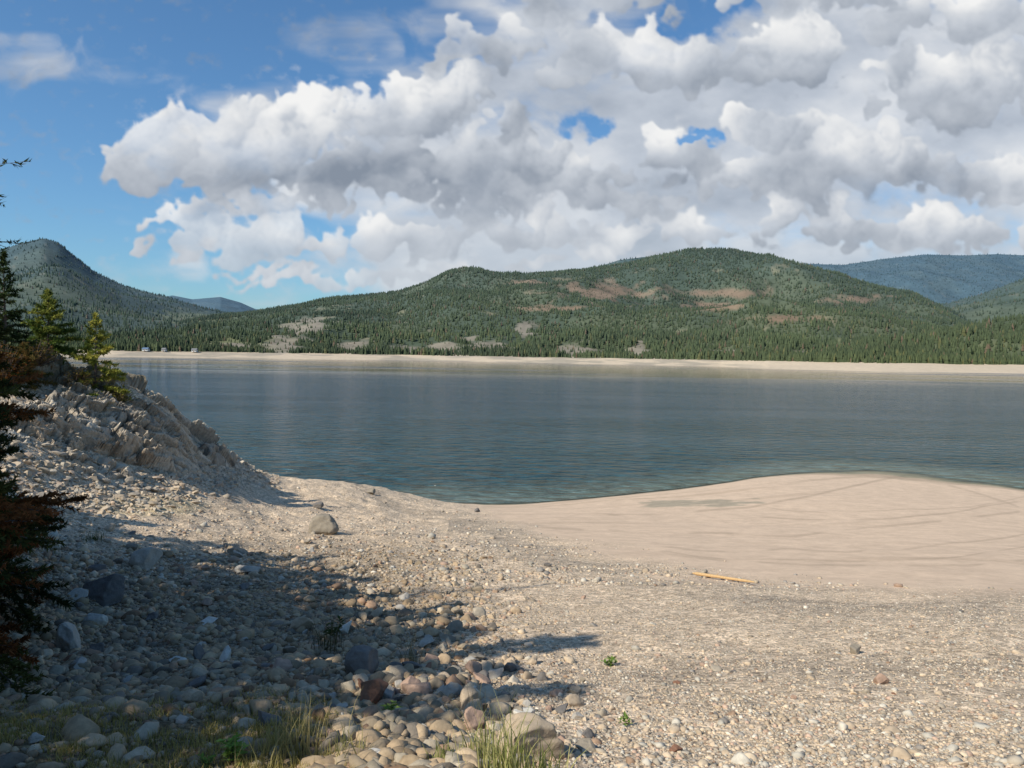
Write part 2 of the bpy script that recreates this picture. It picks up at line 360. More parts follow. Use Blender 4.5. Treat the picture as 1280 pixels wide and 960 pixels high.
def hillcol(X, Y, Z, hz, dark=1.0):
    px, py = project(np.stack([X,Y,Z],-1)); nz = fbm(X/45, Y/45, 5, 91)
    c = np.ones(X.shape+(3,))*np.array([.064,.078,.030])*dark
    c = mixc(c, np.array([.115,.12,.045]), sstep(fbm(X/260,Y/260,4,33), .45,.7)*.7)
    b = patches(px, py, BR, nz); r = patches(px, py, RK, nz); yg = patches(px, py, YG, nz)
    c = mixc(c, np.array([.25,.155,.08]), b*.9); c = mixc(c, np.array([.27,.22,.155]), r*.9); c = mixc(c, np.array([.17,.17,.06]), yg)
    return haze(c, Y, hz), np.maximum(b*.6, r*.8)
trees_V = []; trees_F = []; trees_C = []; voff = 0
def add_trees(Xg, Yg, Zg, N, hz, hmin=13, hmax=26, tmin=0, tmax=.95, prof=None, seed=1, power=1.3):
    global voff
    r = np.random.default_rng(seed); nr, nc = Xg.shape
    a = (tmin+(tmax-tmin)*r.random(N)**power)/prof*(nr-1); bq = r.random(N)*(nc-1.01)
    i = np.clip(a.astype(int), 0, nr-2); j = bq.astype(int); fi = a-i; fj = bq-j
    def s(Q): return (Q[i,j]*(1-fi)*(1-fj)+Q[i+1,j]*fi*(1-fj)+Q[i,j+1]*(1-fi)*fj+Q[i+1,j+1]*fi*fj)
    x, y, z = s(Xg), s(Yg), s(Zg); c, mk = hillcol(x, y, z, hz)
    keep = r.random(N) > mk
    pxx, _ = project(np.stack([x,y,z],-1)); keep &= (pxx > -150) & (pxx < 1430)
    x, y, z = x[keep], y[keep], z[keep]; N = len(x); bare = mk[keep]
    hgt = (hmin+(hmax-hmin)*r.random(N)**1.5)*(.6+.8*fbm(x/60,y/60,3,7))*(1-.5*np.clip(bare*2,0,1)); rad = hgt*(.19+.12*r.random(N))
    base = np.array([.060,.074,.026])+r.random((N,1))*np.array([.034,.036,.012])
    base *= (.62+.76*fbm(x/250,y/250,3,19))[:,None]
    yl = r.random(N) < .06; base[yl] = [.13,.125,.04]; dd = r.random(N) < .03; base[dd] = [.16,.11,.06]
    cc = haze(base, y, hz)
    k = 5; ang = np.arange(k)*2*math.pi/k
    ph = r.random(N)*6
    ca = np.cos(ang[None]+ph[:,None]); sa = np.sin(ang[None]+ph[:,None])
    jit = .75+.5*r.random((N,k))
    V = np.zeros((N, 2*(k+1), 3)); 
    for ti, (zb, zt, rs) in enumerate(((.05,.75,1.0),(.42,1.0,.66))):
        o = ti*(k+1)
        V[:,o:o+k,0] = x[:,None]+ca*rad[:,None]*rs*jit; V[:,o:o+k,1] = y[:,None]+sa*rad[:,None]*rs*jit; V[:,o:o+k,2] = (z+hgt*zb)[:,None]
        V[:,o+k,0] = x; V[:,o+k,1] = y; V[:,o+k,2] = z+hgt*zt
    f = []
    for o in (0, k+1):
        for q in range(k): f.append((o+q, o+(q+1)%k, o+k))
    f = np.array(f)
    Fq = (np.arange(N)*2*(k+1))[:,None,None]+f[None]+voff
    Cc = np.repeat(cc[:,None,:], 2*(k+1), 1)
    Cc[:, :k] *= .85
    trees_V.append(V.reshape(-1,3)); trees_F.append(Fq.reshape(-1,3)); trees_C.append(Cc.reshape(-1,3)); voff += N*2*(k+1)
def make_hill(label, crest, Y0, Y1, z0, hz, ntree, seed, wob=1.0, prof=1.15, back=1.5, dark=1.0, hm=(13,26), power=1.3, tmin=0, nrow=110):
    PP, TT, X, Y, Z = hill(label, crest, Y0, Y1, z0, wob=wob, prof=prof, seed=seed, back=back, nrow=nrow)
    c, _ = hillcol(X, Y, Z, hz, dark)
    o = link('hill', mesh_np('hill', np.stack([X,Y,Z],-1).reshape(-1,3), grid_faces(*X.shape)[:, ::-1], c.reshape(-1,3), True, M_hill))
    tag(o, label, 'hill', kind='structure')
    if ntree: add_trees(X, Y, Z, ntree, hz, hm[0], hm[1], tmin, 1.02, back, seed, power)
make_hill('low wooded foothills directly behind the far shore', [(-450,418),(0,421),(150,421),(200,414),(260,408),(320,406),(400,402),(480,405),(560,409),(650,416),(750,414),(850,416),(950,420),(1050,428),(1120,424),(1200,410),(1280,398),(1350,388),(1700,374)],
    lambda p: shoreY(p)+beachw(p)*1.02, lambda p: shoreY(p)+560, 7.6, 1.0, 26000, 3, wob=.8, power=1.6, hm=(6,14))
make_hill('long forested mountain with two rounded summits across the lake', [(60,427),(160,414),(240,400),(320,390),(400,376),(450,371),(500,366),(530,355),(560,340),(585,335),(612,340),(650,343),(700,340),(740,338),(790,328),(820,320),(860,312),(900,311),(940,317),(980,329),(1020,340),(1060,349),(1100,359),(1140,370),(1165,381),(1200,398),(1260,414)],
    lambda p: shoreY(p)+380, lambda p: 3100+0*p, 22, 1.0, 54000, 21, wob=.7, power=.9, hm=(6,12), nrow=150)
make_hill('green shoulder rising at the right behind the near forest', [(1060,410),(1130,387),(1180,381),(1220,369),(1260,356),(1280,349),(1340,337),(1500,322),(1700,332)], lambda p: 1700+0*p, lambda p: 4200+0*p, 40, 1.0, 9000, 33, wob=.5, hm=(8,14))
make_hill('steep blue green peak at the left beyond the lake', [(-500,350),(-200,345),(-60,333),(0,319),(25,311),(55,304),(75,310),(95,325),(120,343),(150,357),(180,365),(215,374),(250,385),(290,394),(330,404),(380,422)], lambda p: 1500+0*p, lambda p: 4300+0*p, 20, 1.4, 15000, 45, wob=.6, prof=1.0, hm=(7,13), dark=.7)
make_hill('low hazy blue ridge in the gap left of the main mountain', [(160,380),(215,369),(240,374),(275,371),(300,378),(318,386),(380,395),(440,405)], 6500, 9000, 20, 1.3, 0, 51, wob=.3)
make_hill('dark shoulder just behind the main summit', [(680,350),(740,335),(770,325),(800,321),(830,322),(880,330),(950,350)], 3400, 4600, 60, 1.2, 2500, 57, wob=.3, hm=(8,15))
make_hill('hazy blue mountain ridge far behind at the right', [(900,345),(990,329),(1050,331),(1100,323),(1150,318),(1200,319),(1240,317),(1280,319),(1340,322),(1500,310),(1750,330)], 6500, 11000, 20, 1.05, 14000, 61, wob=.28, hm=(14,24), dark=.8)
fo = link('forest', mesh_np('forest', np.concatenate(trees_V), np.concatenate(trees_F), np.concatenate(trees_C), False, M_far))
tag(fo, 'dense dark conifer forest covering the hills across the lake', 'forest', kind='stuff')
# houses on the far shore
def boxm(name, x0,x1,y0,y1,z0,z1, mat, parent):
    V = [(x,y,z) for z in (z0,z1) for x,y in ((x0,y0),(x1,y0),(x1,y1),(x0,y1))]
    Fq = [(3,2,1,0),(4,5,6,7),(0,1,5,4),(1,2,6,5),(2,3,7,6),(3,0,4,7)]
    return link(name, mesh_np(name, V, Fq, None, False, mat), parent)
def solid(name, c, r=.8): return vmat(name, r, ((.8,.1),), 0, attr=False, color=c)
M_wh = solid('white_siding', (.6,.6,.58,1)); M_rf = solid('blue_roof', (.12,.18,.27,1)); M_rf2 = solid('grey_roof', (.2,.2,.2,1)); M_gl = solid('window_glass', (.05,.06,.07,1), .2); M_dr = solid('door_paint', (.2,.1,.06,1))
for (hx, hw, lab, rm) in ((182,8,'white lakeside house with blue roof at the far left of the opposite shore', M_rf), (205,5,'small white cabin among trees, second house from the left', M_rf2), (243,7,'pale house with grey roof, rightmost on the far left shore', M_rf2)):
    Yh = float(shoreY(hx))+50; xh = (hx-640)/F*Yh
    e = bpy.data.objects.new('house', None); C.objects.link(e); e.location = (xh, Yh, 8.3); tag(e, lab, 'house', 'houses on the far shore')
    w = hw/2; boxm('wall', -w,w,-3.5,3.5,0,3, M_wh, e)
    V = [(-w-.5,-4.2,2.9),(w+.5,-4.2,2.9),(w+.5,4.2,2.9),(-w-.5,4.2,2.9),(-w-.5,0,5.2),(w+.5,0,5.2)]
    me = bpy.data.meshes.new('roof'); me.from_pydata(V, [], [(3,2,1,0),(0,1,5,4),(2,3,4,5),(1,2,5),(3,0,4)]); me.materials.append(rm); link('roof', me, e)
    boxm('door', -.5,.5,-3.56,-3.5,0,2.1, M_dr, e)
    for q in (-w*.6, w*.6): boxm('window', q-.6,q+.6,-3.56,-3.5,1.1,2.3, M_gl, e)
# ------------------------------------------------------------ stones
def ico(l):
    bm = bmesh.new(); bmesh.ops.create_icosphere(bm, subdivisions=l, radius=1)
    V = np.array([v.co[:] for v in bm.verts]); Fq = np.array([[v.index for v in f.verts] for f in bm.faces]); bm.free(); return V, Fq
ICO = {l: ico(l) for l in (1,2,3,4,5)}
def rockshape(l, seed, cuts=9, dmin=.55, dmax=.9, rough=.12, flat=.65):
    r = np.random.default_rng(seed); V, Fq = ICO[l]; V = V.copy()
    for k in range(cuts):
        nn = r.normal(size=3); nn /= np.linalg.norm(nn); d = r.uniform(dmin, dmax)
        e = np.maximum(0, V @ nn-d); V -= e[:,None]*nn*.95
    dsp = (vn3(V*1.7+seed, seed)-.5)*rough*1.6 + (vn3(V*4+seed, seed+1)-.5)*rough*.7
    if l >= 4: dsp += (vn3(V*10+seed, seed+2)-.5)*rough*.4
    V *= (1+dsp)[:,None]; V *= np.array([1, r.uniform(.55,.95), flat*r.uniform(.75,1.25)])
    return V, Fq
PAL = np.array([[.48,.435,.355],[.51,.40,.28],[.62,.55,.44],[.28,.25,.215],[.47,.33,.24],[.39,.33,.25],[.31,.21,.14],[.57,.455,.32]])
PW = np.array([.16,.30,.06,.08,.07,.12,.03,.18])
def stones(name, xs, ys, rs, level, label, seed, zf=None, shade=1.0, cuts=6, rough=.15, smooth=True, tint=None, dmin=.5):
    r = np.random.default_rng(seed); NV = 14; Vs = []; Fs = []; Cs = []; off = 0
    zs = G(xs, ys) if zf is None else zf
    var = r.integers(0, NV, len(xs)); idx = r.choice(len(PAL), len(xs), p=PW/PW.sum())
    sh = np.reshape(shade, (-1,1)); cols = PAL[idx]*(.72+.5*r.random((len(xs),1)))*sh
    cols = cols*(1+(1-sh)*np.array([.22,.0,-.35]))  # darkened stones are also warmed, against the blue sky light in the shade
    if tint is not None: cols = cols*.5+tint*.5
    for v in range(NV):
        q = np.where(var == v)[0]
        if not len(q): continue
        V, Fq = rockshape(level, seed*13+v, cuts, dmin, .95, rough, .6)
        a = r.random(len(q))*6.283; ca, sa = np.cos(a), np.sin(a); tx = r.normal(size=len(q))*.4
        ct, st = np.cos(tx), np.sin(tx)
        x0 = V[None,:,0]; y0 = V[None,:,1]*ct[:,None]-V[None,:,2]*st[:,None]; z0 = V[None,:,1]*st[:,None]+V[None,:,2]*ct[:,None]
        P = np.stack([x0*ca[:,None]-y0*sa[:,None], x0*sa[:,None]+y0*ca[:,None], z0+0*x0*ca[:,None]], -1)*rs[q][:,None,None]
        P += np.stack([xs[q], ys[q], zs[q]+rs[q]*.18], -1)[:,None,:]
        Vs.append(P.reshape(-1,3)); Fs.append((Fq[None]+(np.arange(len(q))*len(V))[:,None,None]+off).reshape(-1,3)); off += len(q)*len(V)
        Cs.append(np.repeat(cols[q][:,None], len(V), 1).reshape(-1,3))
    o = link(name, mesh_np(name, np.concatenate(Vs), np.concatenate(Fs), np.concatenate(Cs), smooth, M_stone))
    tag(o, label, name.replace('_',' '), kind='stuff'); return o
def sample(N, pyr, pxr=(-40,1320), seed=0):
    r = np.random.default_rng(seed); lut = np.exp(np.linspace(log(2.6), log(62), 300))
    pxs = r.uniform(*pxr, N); az = np.arctan((pxs-640)/F)
    pys = r.uniform(*pyr, N)
    LA = np.linspace(-.63, .63, 120); A2, R2 = np.meshgrid(LA, lut, indexing='ij'); X2 = R2*np.sin(A2); Y2 = R2*np.cos(A2)
    pp = project(np.stack([X2,Y2,G0(X2,Y2)],-1))[1]
    ai = np.clip(((az+.63)/1.26*119).round().astype(int), 0, 119); rs = np.empty(N)
    for k in range(120):
        q = ai == k
        if q.any():
            c_ = np.minimum.accumulate(pp[k]); rs[q] = np.interp(pys[q], c_[::-1], lut[::-1])
    rs *= 1+r.normal(size=N)*.01
    return rs*np.sin(az), rs*np.cos(az), pxs, pys
def lognorm(r, n, med, s): return med*np.exp(r.normal(size=n)*s)
def grassy(px, py): return sstep(py, 868, 910)*sstep(470-px, 0, 110)
r = np.random.default_rng(5)
x, y, ppx, ppy = sample(92000, (690,985), seed=1); Sm = sandmask(ppx, ppy, x, y)
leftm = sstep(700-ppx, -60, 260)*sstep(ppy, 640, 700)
rs = np.maximum(lognorm(r, len(x), .0074, .5)*(1+1.4*leftm), y/F*.78)
k = (r.random(len(x)) > Sm*1.02) & (r.random(len(x)) < .5+.5*sstep(fbm(x*1.2,y*1.2,3,66),.35,.6)+.3*leftm) & (r.random(len(x)) > .9*grassy(ppx,ppy)); stones('pebbles', x[k], y[k], rs[k], 1, 'small mixed pebbles strewn thickly over the near beach', 3, cuts=3, rough=.3, shade=(1-.38*leftm)[k])  # painted shade: pebble colour darkened on the tree-shaded left slope
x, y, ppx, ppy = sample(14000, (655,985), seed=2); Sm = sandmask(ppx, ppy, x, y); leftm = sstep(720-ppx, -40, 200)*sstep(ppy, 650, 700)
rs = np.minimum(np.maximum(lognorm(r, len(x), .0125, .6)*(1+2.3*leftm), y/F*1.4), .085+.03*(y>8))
k = (r.random(len(x)) > Sm) & (r.random(len(x)) < .16+.84*leftm) & (r.random(len(x)) > .96*grassy(ppx,ppy)); stones('gravel', x[k], y[k], rs[k], 2, 'mixed grey and tan gravel stones on the lakeside slope', 4, cuts=9, rough=.25, shade=(1-.32*leftm)[k], dmin=.35)  # gravel colour likewise darkened to deepen the tree shade
x, y, ppx, ppy = sample(17000, (603,735), seed=3); Sm = sandmask(ppx, ppy, x, y)
rs = np.maximum(lognorm(r, len(x), .026, .55), y/F*.7)
k = (r.random(len(x)) > Sm*1.0) & (G0(x,y) > .05) & (fbm(x*.6,y*.6,3,68)+.25*(ppx<620) > .42); stones('shingle', x[k], y[k], rs[k], 1, 'coarse shingle on the middle of the beach slope', 6, cuts=4, rough=.25)
# rubble on the outcrop
r = np.random.default_rng(9); xs, ys, zs, rr_ = [], [], [], []
for q in range(4200):
    p_ = r.uniform(-20, 350); Yq = float(np.interp(p_, OBX, OBY))
    yy = Yq + r.normal()*1.9 - .9 if r.random() < .6 else Yq+r.uniform(0,9); xx = (p_-640)/F*yy
    big_ = q > 3950
    xs.append(xx); ys.append(yy); zs.append(outz(xx, yy)-(.08 if big_ else 0)); rr_.append(r.uniform(.15,.34) if big_ else min(.22, float(lognorm(r, 1, .07, .5)[0])))
stones('rubble', np.array(xs), np.array(ys), np.array(rr_), 2, 'broken angular rubble below and on the rock outcrop', 8, zf=np.array(zs), cuts=16, rough=.2, smooth=False, tint=np.array([.46,.385,.29]), dmin=.25, shade=.95)
# individual cobbles and boulders
def stone_mat(name, c): return vmat(name, .85, ((35,.3),(8,.3)), .6, 45, .008, attr=False, color=tuple(c)+(1,))
CM = {'pale grey': stone_mat('pale_grey_stone', (.40,.365,.31)), 'tan': stone_mat('tan_stone', (.44,.345,.24)), 'dark grey': stone_mat('dark_grey_stone', (.165,.15,.135)),
      'whitish': stone_mat('whitish_stone', (.60,.56,.48)), 'pinkish brown': stone_mat('pinkish_stone', (.38,.26,.19)), 'grey brown': stone_mat('grey_brown_stone', (.27,.23,.175)), 'rust brown': stone_mat('rust_stone', (.23,.12,.075))}
keys = list(CM); lib = {}
for ck in keys:
    for v in range(5):
        V, Fq = rockshape(4, 100+v*7+keys.index(ck), 13, .38, .92, .17, .62); lib[ck, v] = mesh_np('cobble', V, Fq, None, True, CM[ck])
def put_cobble(px, py, dpx, ck, label, group, r, name='cobble', onrock=False):
    p = hit(px, py)
    if onrock: p[2] = outz(p[0], p[1])
    rad = dpx/2*p[1]/F
    o = link(name, lib[ck, int(r.integers(0,5))], None, (p[0], p[1], p[2]+rad*.22)); o.scale = (rad, rad*float(r.uniform(.7,1.1)), rad*float(r.uniform(.7,1.1)))
    o.rotation_euler = (float(r.normal()*.35), float(r.normal()*.35), float(r.uniform(0,6.28))); tag(o, label, 'rock', group); return o
r = np.random.default_rng(21); pw = [.24,.15,.24,.06,.10,.18,.03]
nC = 0
while nC < 165:
    px_ = r.uniform(70, 740); py_ = r.uniform(665, 955)
    if px_ > 600 and py_ < 790: continue
    if px_ > 330+(py_-655)*2.2: continue
    if py_ > 880 and px_ < 420 and r.random() < .9: continue
    ck = keys[r.choice(7, p=pw)]; dpx = np.clip(lognorm(r, 1, 20, .4)[0], 12, 46)*(.6+.35*(py_-640)/300)
    put_cobble(px_, py_, dpx, ck, f'{ck} cobble lying among the stones of the shaded lower left slope', f'{ck} cobbles on the shaded slope', r); nC += 1
for q in range(65):
    px_ = r.normal()*80+540; py_ = r.normal()*40+866
    if py_ > 955: continue
    ck = keys[r.choice(7, p=pw)]
    put_cobble(px_, py_, r.uniform(20,42), ck, f'{ck} rock in the cobble heap at lower centre', f'{ck} rocks in the cobble heap', r)
for q in range(45):
    px_ = r.uniform(380, 1260); py_ = r.uniform(640, 900)
    if py_ < np.interp(px_, sb_x, sb_y)+12: continue
    ck = keys[r.choice(7, p=[.15,.2,.2,.05,.1,.25,.05])]
    put_cobble(px_, py_, r.uniform(7,12), ck, f'{ck} loose stone scattered on the sunlit open gravel', f'{ck} stones on the open gravel', r)
def boulder(px, py, dpx, ck, label, seed, flat=.75, yaw=0, asp=1.0, sink=.3, name='boulder', cuts=14, rough=.14, dmin=.42):
    p = hit(px, py); rad = dpx/2*p[1]/F; V, Fq = rockshape(5, seed, cuts, dmin, .88, rough, flat); V = V*rad; V[:,0] *= asp
    o = link(name, mesh_np(name, V, Fq, None, True, CM[ck]), None, (p[0], p[1], p[2]+rad*flat*(1-sink)*.7)); o.rotation_euler[2] = yaw; tag(o, label, 'rock'); return o
boulder(405,668,40,'grey brown','rounded grey brown boulder alone on the gravel below the outcrop',301,.95,cuts=6,dmin=.7)
boulder(396,636,18,'dark grey','small dark rock just beyond the rounded grey boulder',302)
boulder(182,712,48,'pale grey','pale grey boulder in shade near the left edge of the slope',303,.7)
boulder(132,752,78,'dark grey','large dark angular boulder in shade beside the left thicket',304,.65,.3)
boulder(312,716,40,'pale grey','flat pale slab of rock lying in the shade',305,.3,.2,1.2)
boulder(88,812,46,'pale grey','tall angular light rock beside the rust coloured branches',306,1.3,.8,.7)
boulder(118,780,32,'whitish','whitish rounded rock right of the tall angular rock',307,.8)
boulder(452,845,66,'dark grey','big dark boulder in the middle of the cobble heap',308,.8)
boulder(466,880,50,'rust brown','rust brown boulder in front of the big dark boulder',309,.95)
boulder(520,872,48,'pinkish brown','pinkish flat boulder right of the rust brown boulder',310,.55)
boulder(655,950,125,'tan','large pale tan boulder at bottom centre behind dry grass',331,.60,.2,1.0,.4,rough=.22,cuts=14,dmin=.4)
boulder(594,912,36,'pinkish brown','pinkish upright rock left of the large pale boulder',312,1.0)
boulder(467,955,38,'whitish','bright white rock at the bottom edge of the picture',313,.7)
boulder(336,908,38,'dark grey','dark rounded rock near the bottom left grass',314,.75)
boulder(240,880,32,'tan','tan rock in dappled shade at lower left',315,.7)
boulder(735,938,34,'grey brown','grey brown rock right of the large pale boulder',316,.7)
boulder(565,870,30,'pale grey','pale grey rock between the pinkish rocks',317,.8)
boulder(1100,855,21,'pinkish brown','brown rock standing out on the open gravel at lower right',318,.8)
boulder(1068,817,20,'grey brown','grey brown rock on the open gravel, upper of the two at right',319,.8)
boulder(845,940,18,'rust brown','reddish brown stone at bottom right of centre',320,.8)
boulder(596,640,9,'dark grey','small dark stone at the near edge of the sand by the water',321,.8)
boulder(204,525,30,'grey brown','block of brown rock perched on the outcrop edge',322,.9)
boulder(465,618,14,'grey brown','small rock breaking the skyline of the gravel ridge',323,.9)
boulder(45,930,26,'pale grey','pale stone in the grass at the bottom left corner',324,.7)
# ------------------------------------------------------------ driftwood
def tube(pts, rads, k=8, seed=0, jag=.15):
    pts = np.array(pts, float); rads = np.array(rads, float); n_ = len(pts); tn = np.gradient(pts, axis=0); tn /= np.linalg.norm(tn, axis=1)[:,None]
    up = np.array([.13,.2,.97]); a = np.cross(tn, up); a /= np.linalg.norm(a, axis=1)[:,None]+1e-9; b = np.cross(a, tn)
    an = np.arange(k)*2*math.pi/k; r = np.random.default_rng(seed); j = 1+(r.random((n_,k))-.5)*jag
    V = pts[:,None]+(a[:,None]*np.cos(an)[None,:,None]+b[:,None]*np.sin(an)[None,:,None])*(rads[:,None]*j)[:,:,None]
    return V.reshape(-1,3), grid_faces(n_, k, True)
def join(parts):
    Vs, Fs, o = [], [], 0
    for V, Fq in parts: Vs.append(V); Fs.append(Fq+o); o += len(V)
    return np.concatenate(Vs), np.concatenate(Fs)
a = hit(866,721); b_ = hit(943,733)
tl = np.linspace(0,1,14)[:,None]; P = a+(b_-a)*tl; gz_ = G(P[:,0], P[:,1]); P[:,2] += max(0, float((gz_-P[:,2]).max()))+.05
V, Fq = join([tube(P, np.interp(tl[:,0],[0,.04,.9,1],[.014,.034,.024,.008])), tube(P[5]+np.array([[0,0,0],[.04,.02,.03],[.07,.03,.05]]), [.01,.008,.004])])
tag(link('driftwood_log', mesh_np('driftwood_log', V, Fq, None, True, M_wood)), 'yellowish weathered driftwood pole lying on the gravel beside the sand', 'driftwood')
# ------------------------------------------------------------ conifers
def conifer(label, loc, Hh, Rr, seed, nb=90, dens=120, nl=.05, colA=(.05,.085,.025), colB=(.10,.13,.03), rust=0.0, rustlow=0.0, base=.06, cat='tree', group=None, name='conifer_tree', lean=0, extra=(), tr=None, gap=.1, pw=.8, nw=.16, rc=(.24,.105,.04), lv=.6, ej=.12):
    r = np.random.default_rng(seed); e = bpy.data.objects.new(name, None); C.objects.link(e); e.location = [float(v) for v in loc]; tag(e, label, cat, group)
    tr = tr or Hh*.016+.012
    hp = np.linspace(0, Hh, 9); tp = np.stack([lean*hp+np.sin(hp*1.3+seed)*.02*Hh/5, np.cos(hp+seed)*.015*Hh/5, hp], -1)
    wood = [tube(tp, tr*(1-hp/Hh*.93), 8, seed)]
    A, B, CC = [], [], []
    br = []
    for i in range(nb):
        u = base+(1-base)*(i+.5)/nb; h = Hh*u*.985
        if r.random() < gap: continue
        L = (Rr*(1-u)**pw*(.85-lv/2+lv*r.random())+.04*Rr); az = i*2.399+r.normal()*.3; el = -.25+u*1.0+r.normal()*ej
        br.append((h, L, az, el, None))
    for (h, L, az, el) in extra: br.append((h, L, az, el, 1))
    for (h, L, az, el, ex) in br:
        c0 = np.array([np.interp(h, hp, tp[:,0]), np.interp(h, hp, tp[:,1]), h]); d = np.array([math.sin(az)*math.cos(el), math.cos(az)*math.cos(el), math.sin(el)])
        s = np.linspace(0,1,6); pts = c0+d*L*s[:,None]; pts[:,2] -= .18*L*s**2; pts[:,2] += .10*L*s**4
        pts += r.normal(size=pts.shape)*.015*L*s[:,None]
        wood.append(tube(pts, (.010 if ex else (tr*.28*(min(L/Rr,1))+.003))*(1-s*.85), 4, 1, .1))
        isr = r.random() < rust+rustlow*max(0, 1-h/Hh*1.2)
        tone = r.random()
        bc = np.array(colA)*(1-tone)+np.array(colB)*tone
        if isr: bc = np.array(rc)*(.3+.9*r.random())
        side = np.cross(d, [0,0,1]); side /= np.linalg.norm(side)+1e-9
        for k in range(5):
            if s[k+1] > .3 and not ex: A.append(pts[k]); B.append(pts[k+1]); CC.append(bc)
        nt = max(4, int(L/(.055*max(1,Hh/3)))); 
        if ex: nt = 7
        for k in range(nt):
            q = .18+.8*(k+r.random())/nt
            if ex: q = .80+.19*(k+r.random())/nt
            p0 = np.array([np.interp(q, s, pts[:,m_]) for m_ in range(3)])
            sg = 1 if k % 2 else -1; tl_ = (.42*L*(1-q)**.7+.06*L)*(.6+.6*r.random())
            if ex: tl_ = .10*(.5+r.random())
            td = d*(.75+.2*r.random())+side*sg*(.5+.4*r.random())+np.array([0,0,r.normal()*.22-.05]); td /= np.linalg.norm(td)
            if ex: wood.append(tube([p0, p0+td*tl_*.5, p0+td*tl_], [.004,.003,.0015], 3)); 
            A.append(p0); B.append(p0+td*tl_+np.array([0,0,-.06*tl_])); CC.append(bc*(.75+.5*r.random()))
    for q in range(4): A.append(tp[-2]); B.append(tp[-1]+r.normal(size=3)*.02*Hh*.3); CC.append(np.array(colB))
    A = np.array(A); B = np.array(B); CC = np.array(CC); ln_ = np.linalg.norm(B-A, axis=1); cnt = np.maximum(3, (ln_*dens).astype(int))
    ix = np.repeat(np.arange(len(A)), cnt); N = len(ix); f_ = r.random(N)[:,None]; P0 = A[ix]+(B[ix]-A[ix])*f_; dr = (B-A)[ix]/ln_[ix][:,None]
    rd = r.normal(size=(N,3)); rd -= (rd*dr).sum(1)[:,None]*dr; rd /= np.linalg.norm(rd,axis=1)[:,None]
    dirn = dr*.65+rd*.8; nlv = nl*(.6+.7*r.random(N))[:,None]; tip = P0+dirn*nlv
    wd = np.cross(dirn, r.normal(size=(N,3))); wd /= np.linalg.norm(wd,axis=1)[:,None]; wd *= nlv*nw
    V = np.stack([P0-wd, P0+wd, tip+wd*.3], 1).reshape(-1,3); cc = np.repeat(CC[ix]*(.7+.6*r.random((N,1))), 3, 0)
    link('crown', mesh_np('crown', V, np.arange(N*3).reshape(-1,3), cc, False, M_leaf), e)
    V, Fq = join(wood); link('trunk', mesh_np('trunk', V, Fq, None, True, M_bark), e)
    return e
def onridge(px, Y): 
    x_ = (px-640)/F*Y; return np.array([x_, Y, outz(x_, Y)-.15])
conifer('bright yellow green young conifer on top of the outcrop, rightmost of the ridge trees', onridge(119,28.5), 3.0, 1.1, 5, nb=95, dens=60, nl=.12, colA=(.17,.20,.04), colB=(.42,.38,.08), group='young conifers on the outcrop', gap=.2, nw=.2, lv=.9, ej=.2)
conifer('mid green conifer on the outcrop left of the bright yellow green one', onridge(60,29), 2.6, 1.1, 6, nb=100, dens=60, nl=.12, colA=(.10,.15,.035), colB=(.28,.28,.06), group='young conifers on the outcrop', gap=.18, nw=.2, lv=.9, ej=.2)
conifer('tall dark spruce on the outcrop at the left edge of the picture', onridge(6,27), 3.7, 1.0, 7, nb=110, dens=60, nl=.12, colA=(.025,.045,.018), colB=(.07,.09,.03), group='young conifers on the outcrop', nw=.2, lv=.9, gap=.2)
conifer('small dark conifer between the left edge spruce and the mid green conifer', onridge(30,26), 1.5, .85, 8, nb=80, dens=70, nl=.11, colA=(.06,.08,.025), colB=(.24,.15,.05), group='young conifers on the outcrop', lv=.9)
def gz(x_, y_): return np.array([x_, y_, float(G(x_, y_)[0])-.05])
conifer('loose conifer with rust brown dead needles along the lower left edge', gz(-3.86,5.1), 2.2, .80, 10, nb=210, dens=240, nl=.042, colA=(.035,.045,.018), colB=(.10,.10,.03), rust=.25, rustlow=.55, gap=.18, pw=.36, nw=.18, rc=(.27,.105,.04), lv=1.0, ej=.45)
conifer('dark conifer with some rust brown branches behind the lower one at the left edge', gz(-5.25,6.9), 2.9, 1.1, 11, nb=210, dens=200, nl=.05, colA=(.025,.035,.014), colB=(.07,.07,.024), rust=.2, rustlow=.5, gap=.15, pw=.45, nw=.18, rc=(.24,.10,.035), lv=1.0, ej=.4)
conifer('dark spruce leaning into the left edge just below the ridge trees', gz(-6.35,8.4), 3.4, 1.2, 12, nb=180, dens=150, nl=.055, colA=(.02,.03,.014), colB=(.06,.06,.02), rustlow=.6, rust=.15, gap=.12, pw=.5, nw=.18, lv=1.0, ej=.3)
